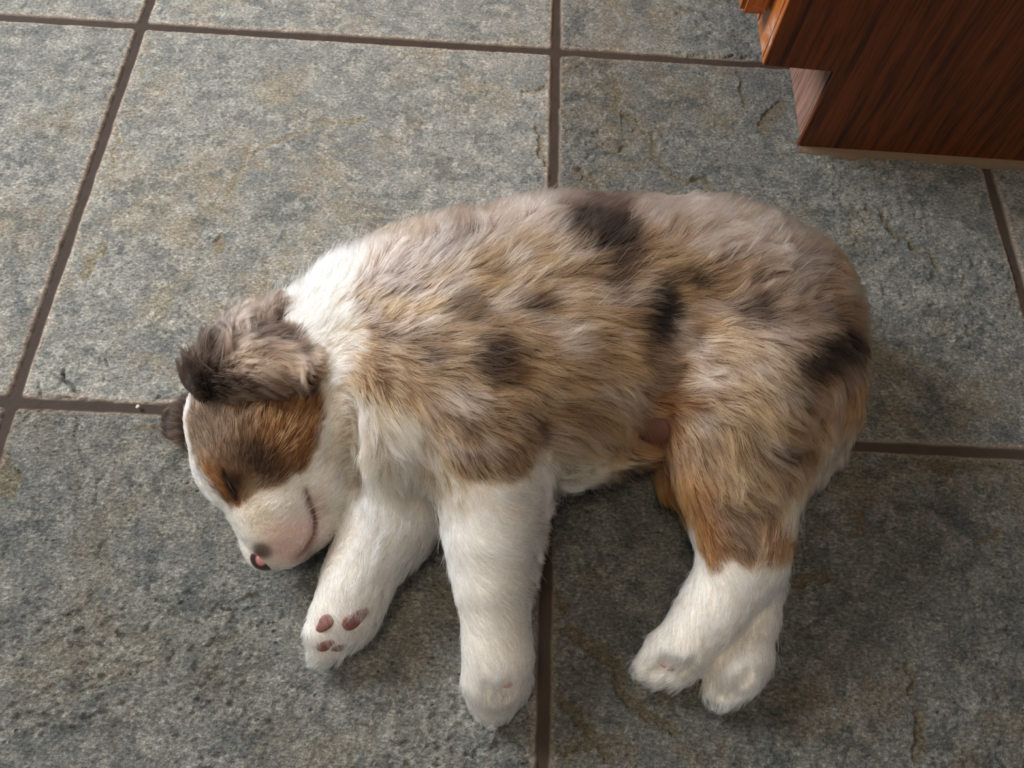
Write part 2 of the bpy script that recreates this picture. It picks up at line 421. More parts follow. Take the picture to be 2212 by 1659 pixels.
def cabinet():
    a = P(1722, 320, 0.0); b = P(2212, 353, 0.0)
    ex = (b - a); ex[2] = 0; ex /= np.linalg.norm(ex)
    ey = np.array([-ex[1], ex[0], 0.0]); up = np.array([0, 0, 1.0])
    M_side = wood_mat('stained_oak_shaded', lc(74, 33, 7), lc(122, 60, 18), 0.5)  # same oak, darker: shade of the end panel is in the colour
    M_front = wood_mat('stained_oak_lit', lc(150, 84, 40), lc(196, 118, 62), 0.35, wear=0.6)  # same oak, lighter: light on the front is in the colour
    M_raw = wood_mat('worn_raw_board', lc(120, 88, 74), lc(158, 120, 104), 0.7)
    root = bpy.data.objects.new('kitchen_cabinet', None); COL.objects.link(root)
    root['label'] = 'stained oak kitchen cabinet with a notched toe kick standing on the tiles'
    root['category'] = 'cabinet'
    d = KD; h = KH
    top = 0.86; depth = 0.60
    t = 0.006
    def box(x0, x1, y0, y1, z0, z1, name, mat, bev=0.0008, parent=root):
        bm = bmesh.new()
        prism(bm, [(x0, z0), (x1, z0), (x1, z1), (x0, z1)], ey * (y1 - y0), a + ey * y0, ex, up)
        if bev: bmesh.ops.bevel(bm, geom=bm.edges[:], offset=bev, segments=2, affect='EDGES')
        return bm_obj(name, bm, mat, parent, smooth=False)
    # end panel: faces the puppy; a = corner of the toe board on the floor
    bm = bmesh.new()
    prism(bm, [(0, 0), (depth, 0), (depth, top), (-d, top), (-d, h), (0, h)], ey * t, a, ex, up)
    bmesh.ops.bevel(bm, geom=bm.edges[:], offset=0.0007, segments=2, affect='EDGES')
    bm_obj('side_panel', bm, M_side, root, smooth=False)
    box(0.003, 0.019, t, 0.75, 0.0, h, 'toe_board', M_raw)
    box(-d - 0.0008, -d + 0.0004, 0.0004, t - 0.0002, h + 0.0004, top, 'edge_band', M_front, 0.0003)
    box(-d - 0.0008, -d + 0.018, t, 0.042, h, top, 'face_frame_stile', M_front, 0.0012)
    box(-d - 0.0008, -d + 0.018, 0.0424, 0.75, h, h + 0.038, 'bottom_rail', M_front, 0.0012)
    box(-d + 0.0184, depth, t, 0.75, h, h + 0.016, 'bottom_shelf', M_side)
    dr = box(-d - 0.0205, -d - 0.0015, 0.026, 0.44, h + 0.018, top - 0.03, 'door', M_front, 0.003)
    box(-d - 0.030, depth + 0.01, -0.02, 0.77, top, top + 0.03, 'worktop', M_raw, 0.003)
    # grout fillet along the foot of the panel
    fm = NT('caulk'); fm.b.inputs['Base Color'].default_value = (*lc(112, 92, 72), 1); fm.b.inputs['Roughness'].default_value = 0.9
    nz = fm.noise(fm.node('ShaderNodeTexCoord').outputs['Object'], 200, 4); bb = fm.node('ShaderNodeBump', Distance=0.001); fm.link(nz, bb.inputs['Height']); fm.link(bb.outputs[0], fm.b.inputs['Normal'])
    bm = bmesh.new(); r = random.Random(4)
    n = 90; L = depth; rows = []
    for i in range(n + 1):
        x = L * i / n
        w = 0.0062 + r.uniform(-.001, .001)
        rows.append([bm.verts.new(Vector(a + ex * x + ey * yy + up * zz)) for yy, zz in ((0.0008, 0.0028), (-0.002, 0.0026), (-w, 0.0012), (-w - 0.001, -0.001))])
    for i in range(n):
        for j in range(3): bm.faces.new((rows[i][j], rows[i + 1][j], rows[i + 1][j + 1], rows[i][j + 1]))
    bm_obj('caulk_bead', bm, fm.m, root)
KD, KH = 0.0505, 0.0755
cabinet()
#DOG#
NFUR = 300000
NEAR = 34000
# ------------------------------------------------------------------ puppy body as one implicit surface
VOX = 0.0019
class Field:
    def __init__(s, lo, hi, vox=VOX):
        s.lo = np.array(lo, float); s.vox = vox
        s.n = np.ceil((np.array(hi) - s.lo) / vox).astype(int) + 1
        s.f = np.full(s.n, 0.05)
    def block(s, lo, hi):
        i0 = np.clip(np.floor((lo - s.lo) / s.vox).astype(int), 0, s.n); i1 = np.clip(np.ceil((hi - s.lo) / s.vox).astype(int) + 1, 0, s.n)
        g = [s.lo[k] + np.arange(i0[k], i1[k]) * s.vox for k in range(3)]
        return tuple(slice(a, b) for a, b in zip(i0, i1)), np.stack(np.meshgrid(*g, indexing='ij'), -1)
    def smin(s, sl, d, k):
        f = s.f[sl]
        h = np.clip(0.5 + 0.5 * (f - d) / k, 0, 1)
        s.f[sl] = f * (1 - h) + d * h - k * h * (1 - h)
    def capsule(s, a, b, ra, rb, k=0.008):
        a = np.array(a); b = np.array(b)
        R = max(ra, rb) + 2 * k + 0.004
        sl, g = s.block(np.minimum(a, b) - R, np.maximum(a, b) + R)
        ba = b - a; L = ba @ ba
        h = np.clip(((g - a) @ ba) / max(L, 1e-12), 0, 1) if L > 1e-12 else np.zeros(g.shape[:3])
        d = np.linalg.norm(g - a - h[..., None] * ba, axis=-1) - (ra + (rb - ra) * h)
        s.smin(sl, d, k)
    def carve(s, pts, r, k=0.0015):
        q = [P(*p) for p in pts]
        for a, b in zip(q[:-1], q[1:]):
            R = r + 2 * k + 0.004
            sl, g = s.block(np.minimum(a, b) - R, np.maximum(a, b) + R)
            ba = b - a
            h = np.clip(((g - a) @ ba) / (ba @ ba), 0, 1)
            d = -(np.linalg.norm(g - a - h[..., None] * ba, axis=-1) - r)
            f = s.f[sl]; w = np.clip(0.5 - 0.5 * (f - d) / k, 0, 1)
            s.f[sl] = f * (1 - w) + d * w + k * w * (1 - w)
    def top(s, u, v):
        """height where the line of sight through (u, v) enters the solid"""
        for z in np.arange(0.12, 0.0, -0.0008):
            i = tuple(np.clip(np.round((P(u, v, z) - s.lo) / s.vox).astype(int), 0, s.n - 1))
            if s.f[i] < 0: return z
        return 0.01
    def ellipsoid(s, c, axes, rad, k=0.006, sub=False):
        """axes: rows of a 3x3 frame, rad: three radii"""
        c = np.array(c); rad = np.array(rad); R = rad.max() + 2 * k + 0.004
        sl, g = s.block(c - R, c + R)
        q = (g - c) @ np.array(axes).T / rad
        kk = np.linalg.norm(q, axis=-1); k2 = np.linalg.norm(q / rad, axis=-1)
        d = kk * (kk - 1) / np.maximum(k2, 1e-9)
        if sub:
            f = s.f[sl]; d = -d
            h = np.clip(0.5 - 0.5 * (f - d) / k, 0, 1)
            s.f[sl] = f * (1 - h) + d * h + k * h * (1 - h)
        else: s.smin(sl, d, k)
    def chain(s, pts, k=0.008):
        q = [(P(u, v, z), r) for u, v, z, r in pts]
        if len(q) == 1: s.capsule(q[0][0], q[0][0], q[0][1], q[0][1], k)
        for (a, ra), (b, rb) in zip(q[:-1], q[1:]): s.capsule(a, b, ra, rb, k)
    def floor_clip(s, z0=0.0012, k=0.004):
        sl, g = s.block(s.lo, s.lo + (s.n - 1) * s.vox)
        d = z0 - g[..., 2]
        f = s.f[sl]
        h = np.clip(0.5 - 0.5 * (f - d) / k, 0, 1)
        s.f[sl] = f * (1 - h) + d * h + k * h * (1 - h)
    def mesh(s):
        f = s.f; ins = f < 0
        n = s.n - 1
        acc = np.zeros(tuple(n) + (3,)); cnt = np.zeros(tuple(n))
        corner = [(i, j, k) for i in (0, 1) for j in (0, 1) for k in (0, 1)]
        def c(a, off): return a[off[0]:off[0] + n[0], off[1]:off[1] + n[1], off[2]:off[2] + n[2]]
        for a in corner:
            for ax in range(3):
                if a[ax] == 1: continue
                b = list(a); b[ax] = 1
                fa, fb = c(f, a), c(f, b)
                m = (fa < 0) != (fb < 0)
                t = np.where(m, fa / np.where(m, fa - fb, 1), 0)
                for k in range(3):
                    acc[..., k] += np.where(m, a[k] + (t if k == ax else 0), 0)
                cnt += m
        act = cnt > 0
        idx = -np.ones(tuple(n), int); idx[act] = np.arange(act.sum())
        cell = np.argwhere(act)
        v = s.lo + (cell + acc[act] / cnt[act][:, None]) * s.vox
        quads = []
        for ax in range(3):
            o1, o2 = [(1, 2), (2, 0), (0, 1)][ax]
            a = ins[tuple(slice(0, -1) if k == ax else slice(None) for k in range(3))]
            b = ins[tuple(slice(1, None) if k == ax else slice(None) for k in range(3))]
            e = np.argwhere(a != b)
            e = e[(e[:, o1] > 0) & (e[:, o2] > 0) & (e[:, o1] < n[o1]) & (e[:, o2] < n[o2])]
            fl = a[tuple(e.T)]
            def g(d1, d2):
                q = e.copy(); q[:, o1] += d1; q[:, o2] += d2
                return idx[tuple(q.T)]
            Q = np.stack([g(-1, -1), g(0, -1), g(0, 0), g(-1, 0)], 1)
            Q[~fl] = Q[~fl][:, ::-1]
            quads.append(Q)
        q = np.concatenate(quads)
        return v, q[(q >= 0).all(1)]

def vnormals(v, q):
    n = np.zeros_like(v)
    fn = np.cross(v[q[:, 2]] - v[q[:, 0]], v[q[:, 3]] - v[q[:, 1]])
    for k in range(4): np.add.at(n, q[:, k], fn)
    return n / np.maximum(np.linalg.norm(n, axis=1), 1e-12)[:, None]

B = Field((-0.36, -0.26, -0.006), (0.27, 0.24, 0.15))
# trunk: spine chain and belly chain
B.chain([(745, 745, .048, .034), (860, 705, .050, .044), (1010, 672, .053, .049), (1190, 640, .055, .051), (1370, 640, .055, .051), (1530, 645, .054, .051), (1648, 695, .050, .050), (1675, 755, .048, .044)], .02)
B.chain([(780, 880, .045, .036), (900, 880, .050, .047), (1040, 850, .052, .052), (1180, 800, .052, .049), (1300, 780, .050, .046), (1400, 775, .048, .041), (1520, 770, .05, .045)], .02)
B.chain([(1395, 880, .030, .024), (1470, 900, .032, .026)], .012)                        # soft flank and groin
# neck into skull
B.chain([(745, 790, .046, .040), (640, 880, .043, .036)], .016)
B.chain([(750, 720, .046, .035), (685, 742, .040, .027)], .014)
# skull, brow, cheek, muzzle, jaw
B.chain([(548, 905, .044, .0365), (575, 960, .044, .036)], .012)
B.chain([(650, 960, .040, .030), (690, 1030, .036, .023)], .012)
B.chain([(510, 1000, .042, .0215), (520, 1020, .052, .017)], .010)
B.chain([(510, 1032, .022, .0175)], .010)
B.chain([(570, 1035, .043, .0250), (590, 1095, .040, .0205), (606, 1145, .035, .0170), (606, 1178, .031, .0125)], .008)
B.chain([(560, 1120, .030, .0125), (566, 1180, .027, .0090), (572, 1200, .026, .0078)], .006)
B.chain([(695, 1025, .030, .021), (686, 1090, .026, .0150), (666, 1143, .023, .0120), (640, 1184, .021, .008)], .006)
# near (upper) foreleg
B.chain([(985, 890, .058, .040), (1050, 950, .064, .036), (1062, 1060, .060, .0250), (1062, 1160, .053, .0212), (1062, 1260, .044, .0172), (1069, 1350, .034, .0146), (1075, 1420, .027, .0152), (1068, 1470, .021, .0148)], .010)
for (u, v, z, r, u2, v2, z2, r2) in ((1035, 1470, .022, .0085, 1045, 1510, .012, .0075), (1062, 1490, .020, .0090, 1060, 1530, .010, .0075), (1092, 1480, .020, .0085, 1085, 1518, .010, .0075), (1115, 1460, .017, .0080, 1112, 1490, .010, .0068)):
    B.capsule(P(u, v, z), P(u2, v2, z2), r, r2, .0035)
# far (lower) foreleg, turned so the pads face the camera
B.chain([(905, 1000, .034, .030), (866, 1080, .030, .0240), (826, 1150, .027, .0190), (788, 1215, .023, .0160), (763, 1265, .021, .0160), (745, 1320, .019, .0165)], .010)
for (u, v, z, r, u2, v2, z2, r2) in ((712, 1325, .020, .0100, 692, 1362, .018, .0082), (702, 1372, .017, .0082, 692, 1406, .012, .0064), (738, 1368, .017, .0085, 722, 1400, .012, .0064), (778, 1325, .018, .0095, 766, 1358, .014, .0074)):
    B.capsule(P(u, v, z), P(u2, v2, z2), r, r2, .0035)
# near hind leg
B.chain([(1640, 800, .060, .048), (1600, 880, .060, .045), (1574, 955, .060, .0272), (1578, 1045, .056, .0232), (1594, 1130, .049, .0195), (1600, 1190, .042, .0180), (1580, 1250, .037, .0160), (1533, 1320, .031, .0142), (1483, 1388, .024, .0150)], .012)
B.chain([(1700, 850, .052, .036), (1655, 950, .052, .0275), (1622, 1055, .048, .0225), (1612, 1140, .043, .0185), (1615, 1200, .038, .016)], .014)
for (u, v, z, r, u2, v2, z2, r2) in ((1435, 1395, .022, .0088, 1397, 1443, .012, .0070), (1452, 1412, .020, .0088, 1424, 1455, .011, .0070), (1480, 1418, .020, .0088, 1460, 1458, .011, .0070), (1506, 1408, .018, .0080, 1492, 1445, .011, .0064)):
    B.capsule(P(u, v, z), P(u2, v2, z2), r, r2, .0035)
# far hind leg
B.chain([(1480, 940, .024, .0222), (1502, 1022, .024, .0200), (1545, 1095, .025, .0182), (1628, 1180, .026, .0165), (1634, 1250, .022, .0138), (1622, 1320, .020, .0135), (1602, 1400, .018, .0145), (1592, 1440, .016, .0145)], .004)
for (u, v, z, r, u2, v2, z2, r2) in ((1560, 1440, .016, .0082, 1543, 1488, .010, .0068), (1580, 1455, .016, .0085, 1566, 1498, .010, .0068), (1603, 1450, .016, .0084, 1592, 1488, .010, .0066), (1623, 1428, .014, .0075, 1616, 1460, .009, .0060)):
    B.capsule(P(u, v, z), P(u2, v2, z2), r, r2, .0035)
# tail lying along the rump
B.chain([(1785, 800, .036, .020), (1800, 880, .030, .0140), (1784, 945, .025, .0115), (1750, 1000, .021, .0100), (1712, 1048, .018, .0090), (1688, 1085, .015, .0070)], .003)
# mouth slit and closed eye crease
def fr(d, up=(0, 0, 1)):
    d = np.array(d, float); d /= np.linalg.norm(d); n = np.cross(up, d); n /= np.linalg.norm(n)
    return np.array([d, n, np.cross(d, n)])
MOUTH = [(660, 1060), (667, 1080), (675, 1105), (680, 1130), (677, 1155), (664, 1180), (645, 1202)]
EYE = [(484, 1020), (491, 1038), (499, 1053), (508, 1066), (513, 1082)]
def along(pts, dz): return [(u, v, B.top(u, v) + dz) for u, v in pts]
B.carve(along(MOUTH, .0004), .0013)
B.carve(along(EYE, .0006), .0014)
B.carve(along([(748, 880), (756, 930), (758, 990), (764, 1050)], .004), .0085, .004)      # crease between cheek and chest
B.carve(along([(1172, 905), (1182, 950), (1190, 990)], .004), .007, .004)                   # behind the elbow
B.carve(along([(1705, 985), (1745, 960), (1790, 880)], .003), .005, .003)                   # between thigh and tail
for ln in ([(1050, 1482), (1050, 1530)], [(1077, 1488), (1073, 1530)], [(1102, 1475), (1099, 1512)], [(1442, 1425), (1412, 1452)], [(1470, 1432), (1445, 1458)], [(1496, 1425), (1478, 1452)], [(1572, 1468), (1556, 1500)], [(1595, 1468), (1582, 1500)], [(1615, 1450), (1606, 1480)]):
    B.carve(along(ln, .0006), .0022, .002)
B.floor_clip()
bv, bq = B.mesh()
bn = vnormals(bv, bq)

def surf_z(u, v, V=None, tol=6.0):
    """height of the visible surface under pixel (u, v)"""
    V = bv if V is None else V
    pu, pv = PU if V is bv else project(V)[0], PVV if V is bv else project(V)[1]
    m = np.hypot(pu - u, pv - v) < tol
    if not m.any(): return 0.03
    return V[m][:, 2].max()
PU, PVV = project(bv)

# ------------------------------------------------------------------ coat pattern
def blob_w(U, V, u, v, ru, rv, ang=0, soft=0.35):
    a = math.radians(ang); du, dv = U - u, V - v
    x = (du * math.cos(a) + dv * math.sin(a)) / ru; y = (-du * math.sin(a) + dv * math.cos(a)) / rv
    return 1 - sstep(1 - soft, 1 + soft, np.hypot(x, y))

def poly_sd(U, V, poly):
    poly = np.array(poly, float); ins = np.zeros(U.shape, bool); d = np.full(U.shape, 1e9)
    for (x0, y0), (x1, y1) in zip(poly, np.roll(poly, -1, 0)):
        c = ((y0 > V) != (y1 > V)) & (U < (x1 - x0) * (V - y0) / ((y1 - y0) if y1 != y0 else 1e-9) + x0)
        ins ^= c
        ab = np.array([x1 - x0, y1 - y0]); t = np.clip(((U - x0) * ab[0] + (V - y0) * ab[1]) / max(ab @ ab, 1e-9), 0, 1)
        d = np.minimum(d, np.hypot(U - x0 - t * ab[0], V - y0 - t * ab[1]))
    return np.where(ins, d, -d)

def line_px(U, V, pts):
    d = np.full(U.shape, 1e9)
    for (x0, y0), (x1, y1) in zip(pts[:-1], pts[1:]):
        ab = np.array([x1 - x0, y1 - y0], float); t = np.clip(((U - x0) * ab[0] + (V - y0) * ab[1]) / (ab @ ab), 0, 1)
        d = np.minimum(d, np.hypot(U - x0 - t * ab[0], V - y0 - t * ab[1]))
    return d

def poly_w(U, V, poly, soft=10): return sstep(-soft, soft, poly_sd(U, V, poly))

C_TAN = lin((188, 149, 111)); C_GOLD = lin((192, 146, 102)); C_ASH = lin((212, 192, 180)); C_DARK = lin((28, 18, 13)); C_MID = lin((120, 92, 72))
C_WHITE = lin((248, 241, 229)); C_CREAM = lin((232, 211, 176)); C_RUST = lin((168, 104, 52)); C_BROWN = lin((134, 100, 72)); C_PINK = lin((228, 186, 174)); C_EAR = lin((146, 120, 102))
C_SKIN = lin((136, 100, 90))
POLY_WHITE = [(560, 640), (640, 590), (700, 540), (785, 510), (795, 560), (760, 605), (738, 645), (780, 680), (800, 720), (782, 765), (752, 800), (758, 850), (800, 872), (850, 888), (905, 922), (945, 955), (975, 1002), (1010, 1035), (1060, 1048), (1110, 1046), (1150, 1018), (1172, 968), (1200, 975), (1230, 1400), (1190, 1620), (600, 1620), (600, 1260), (500, 1270), (470, 1120), (505, 1100), (530, 1085), (560, 1062), (620, 1042), (655, 1010), (682, 960), (692, 900), (685, 850), (640, 800), (560, 700)]
POLY_BLAZE = [(340, 790), (404, 800), (408, 900), (408, 960), (420, 1020), (450, 1062), (495, 1092), (500, 1140), (400, 1140), (340, 950)]
POLY_FEET = [(1490, 1140), (1512, 1185), (1532, 1238), (1550, 1246), (1580, 1212), (1625, 1228), (1680, 1222), (1740, 1200), (1760, 1620), (1320, 1620), (1320, 1330), (1480, 1220)]
POLY_FACE = [(405, 800), (690, 830), (702, 900), (684, 962), (655, 1012), (612, 1040), (552, 1060), (520, 1084), (484, 1084), (444, 1056), (416, 1005), (404, 920)]
POLY_ASH_RIM_LIGHT = [(760, 560), (850, 520), (1000, 470), (1200, 400), (1500, 405), (1650, 460), (1790, 560), (1770, 620), (1640, 560), (1500, 490), (1350, 480), (1180, 480), (1010, 540), (900, 600), (800, 640), (750, 610)]  # ash back edge with the window's rim light painted in
SPOTS_AND_SHADE = [  # u v ru rv angle colour strength
 (1285, 488, 82, 36, 24, C_DARK, .95), (1330, 455, 55, 38, 20, C_DARK, .75), (1345, 530, 48, 62, -10, C_DARK, .95), (1340, 605, 34, 44, 10, C_DARK, .8), (1375, 575, 30, 40, 0, C_MID, .6),
 (1000, 508, 62, 28, -38, C_DARK, .55), (905, 548, 60, 22, -45, C_MID, .4), (1115, 580, 42, 18, 0, C_MID, .35), (1025, 672, 60, 40, 25, C_DARK, .8), (950, 765, 50, 46, 40, C_DARK, .72), (930, 715, 44, 22, 0, C_MID, .6), (1000, 720, 40, 20, 0, C_MID, .5),
 (1082, 770, 34, 46, 25, C_DARK, .8), (1104, 805, 46, 34, -10, C_DARK, .8), (1150, 765, 40, 14, 8, C_DARK, .4), (1120, 755, 70, 26, 5, C_DARK, .5), (1060, 830, 60, 26, -10, C_DARK, .35), (1178, 660, 44, 28, 10, C_DARK, .85), (1450, 668, 28, 78, 8, C_DARK, 1.0), (1425, 690, 30, 50, 10, C_DARK, .5), (1430, 735, 24, 52, 30, C_DARK, .7), (1440, 790, 26, 40, 0, C_MID, .6),
 (1522, 596, 34, 24, 25, C_DARK, .85), (1535, 622, 26, 26, 0, C_MID, .4), (1612, 590, 60, 44, 25, C_MID, .65), (1640, 668, 46, 44, 30, C_DARK, .92), (1610, 640, 50, 40, 0, C_MID, .4),
 (1802, 775, 66, 34, -32, C_DARK, .95), (1765, 815, 62, 34, -25, C_DARK, .8), (1838, 800, 36, 90, -8, C_DARK, .75), (1850, 700, 26, 40, 0, C_MID, .5), (1752, 870, 60, 34, -40, C_DARK, .45), (1790, 900, 44, 60, -60, C_BROWN, .7),
 (1722, 1000, 46, 18, -8, C_DARK, .75), (1560, 870, 40, 30, 0, C_MID, .25), (1690, 960, 50, 20, 30, C_DARK, .3), (1520, 1000, 26, 60, -20, C_MID, .35), (1560, 1060, 60, 16, 20, C_DARK, .3), (1640, 1060, 60, 14, 15, C_DARK, .25),  # first entry paints the dark gap between thigh and tail as hair
 (1010, 925, 46, 24, 30, C_DARK, .45), (1085, 900, 40, 20, -15, C_DARK, .3), (1035, 905, 90, 26, -10, C_MID, .35), (1035, 1015, 34, 44, -30, C_DARK, .4), (1095, 1000, 60, 40, 0, C_MID, .4), (1128, 935, 60, 26, 0, C_DARK, .3), (845, 720, 26, 24, 0, C_MID, .6), (820, 740, 40, 50, 0, C_BROWN, .3), (990, 1005, 12, 12, 0, C_DARK, .5),
 (1175, 940, 26, 44, 15, C_DARK, .5), (1430, 850, 36, 20, 0, C_DARK, .35),  # first entry paints the crease shade behind the elbow as dark fur
]
def coat(p, jitter=1.0):
    U, V = project(p)
    w = 16 * jitter
    U = U + (vnoise(p, 130, 1) - .5) * 2 * w + (vnoise(p, 45, 2) - .5) * 2 * w; V = V + (vnoise(p, 130, 3) - .5) * w + (vnoise(p, 45, 4) - .5) * w
    c = np.repeat(C_TAN[None], len(p), 0)
    def put(wt, col):
        nonlocal c
        wt = np.clip(wt, 0, 1)[:, None]; c = c * (1 - wt) + col * wt
    put(sstep(.42, .62, vnoise(p, 70, 9)) * .6, C_GOLD)
    put(sstep(.5, .7, vnoise(p, 90, 10)) * .45, C_ASH)
    put(sstep(.58, .75, vnoise(p, 110, 13)) * .5, C_MID)
    put(poly_w(U, V, POLY_ASH_RIM_LIGHT, 40) * .75, C_ASH)
    put(blob_w(U, V, 1720, 690, 100, 120, 30, .6) * .3, C_ASH)
    put(blob_w(U, V, 1760, 640, 110, 150, -20, .5) * .25, C_MID)
    for u, v, ru, rv, a, col, s in SPOTS_AND_SHADE: put(blob_w(U, V, u, v, ru, rv, a, .45) * s, col)
    put(blob_w(U, V, 1465, 880, 62, 36, -10, .5) * .7, C_RUST)
    put(blob_w(U, V, 1455, 965, 34, 90, -12, .4) * .75, C_RUST)
    put(blob_w(U, V, 1505, 1120, 60, 100, -20, .4) * .9, C_RUST)
    put(blob_w(U, V, 1545, 1185, 70, 60, 10, .4) * .85, C_RUST)
    put(blob_w(U, V, 1640, 1180, 60, 70, 0, .4) * .7, C_BROWN)
    put(blob_w(U, V, 1690, 1180, 30, 60, 0, .4) * .6, C_RUST)
    put(blob_w(U, V, 1430, 1040, 40, 110, -20, .4) * .9, C_RUST)
    put(blob_w(U, V, 1835, 960, 30, 130, 12, .5) * .65, C_RUST)
    put(blob_w(U, V, 1795, 1010, 26, 90, 32, .5) * .6, C_ASH)
    put(blob_w(U, V, 1704, 1108, 20, 34, 28, .4), C_CREAM)
    put(blob_w(U, V, 1300, 1010, 130, 26, 3, .5) * .8, C_CREAM)
    wh = poly_w(U, V, POLY_WHITE, 9)
    put(wh, C_WHITE)
    cream = wh * np.maximum(blob_w(U, V, 880, 960, 180, 110, 20, .5), blob_w(U, V, 780, 720, 50, 60, 0, .5) * .6)
    put(cream * (.55 + .45 * sstep(.4, .65, vnoise(p, 80, 14))), C_CREAM * .9)
    put(cream * sstep(.55, .7, vnoise(p, 120, 15)) * .5, C_TAN)
    put(wh * blob_w(U, V, 768, 860, 24, 110, -5, .6) * .5, C_TAN)
    put(wh * blob_w(U, V, 780, 1040, 26, 18, -50, .6) * .45, C_MID)
    put(wh * blob_w(U, V, 1000, 1060, 60, 60, 0, .6) * .3, C_TAN)
    put(poly_w(U, V, POLY_FEET, 8), C_WHITE)
    # face
    f = poly_w(U, V, POLY_FACE, 8) * (project(p)[0] < 712)
    put(f, C_BROWN)
    put(f * blob_w(U, V, 640, 925, 75, 100, -30, .6) * .75, C_RUST)
    put(f * blob_w(U, V, 450, 1040, 70, 42, 35, .6) * .8, C_RUST)
    put(f * blob_w(U, V, 455, 900, 50, 90, 0, .6) * .45, C_EAR)
    put(f * blob_w(U, V, 560, 985, 44, 34, 30, .6) * .55, C_DARK)
    put(f * blob_w(U, V, 560, 870, 60, 36, -20, .6) * .35, C_DARK)
    put(f * blob_w(U, V, 500, 1040, 24, 20, 40, .6) * .75, C_DARK)
    put(f * blob_w(U, V, 540, 1040, 24, 16, 30, .6) * .5, C_TAN)
    put(poly_w(U, V, POLY_BLAZE, 5), C_WHITE)
    put(blob_w(U, V, 625, 1170, 62, 46, -25, .6) * .6, C_PINK)
    put(blob_w(U, V, 655, 1195, 40, 20, -30, .5) * .35, C_BROWN)
    put(blob_w(U, V, 690, 1095, 20, 34, -10, .5) * .5, C_PINK)
    U0, V0 = project(p)
    dm = line_px(U0, V0, MOUTH)
    put((1 - sstep(4, 17, dm)) * .55, C_PINK * .62); put((1 - sstep(2, 6, dm)) * .6, lin((128, 78, 70)))
    put((1 - sstep(3, 11, line_px(U0, V0, EYE))) * .85, C_DARK)
    put(blob_w(U0, V0, 514, 1086, 7, 9, 0, .5) * .9, lin((150, 70, 48)))
    put(blob_w(U0, V0, 566, 1190, 22, 17, 20, .6) * .8, C_BROWN * .4)
    put(blob_w(U, V, 560, 1120, 30, 50, -20, .6) * .4, C_CREAM)
    return c

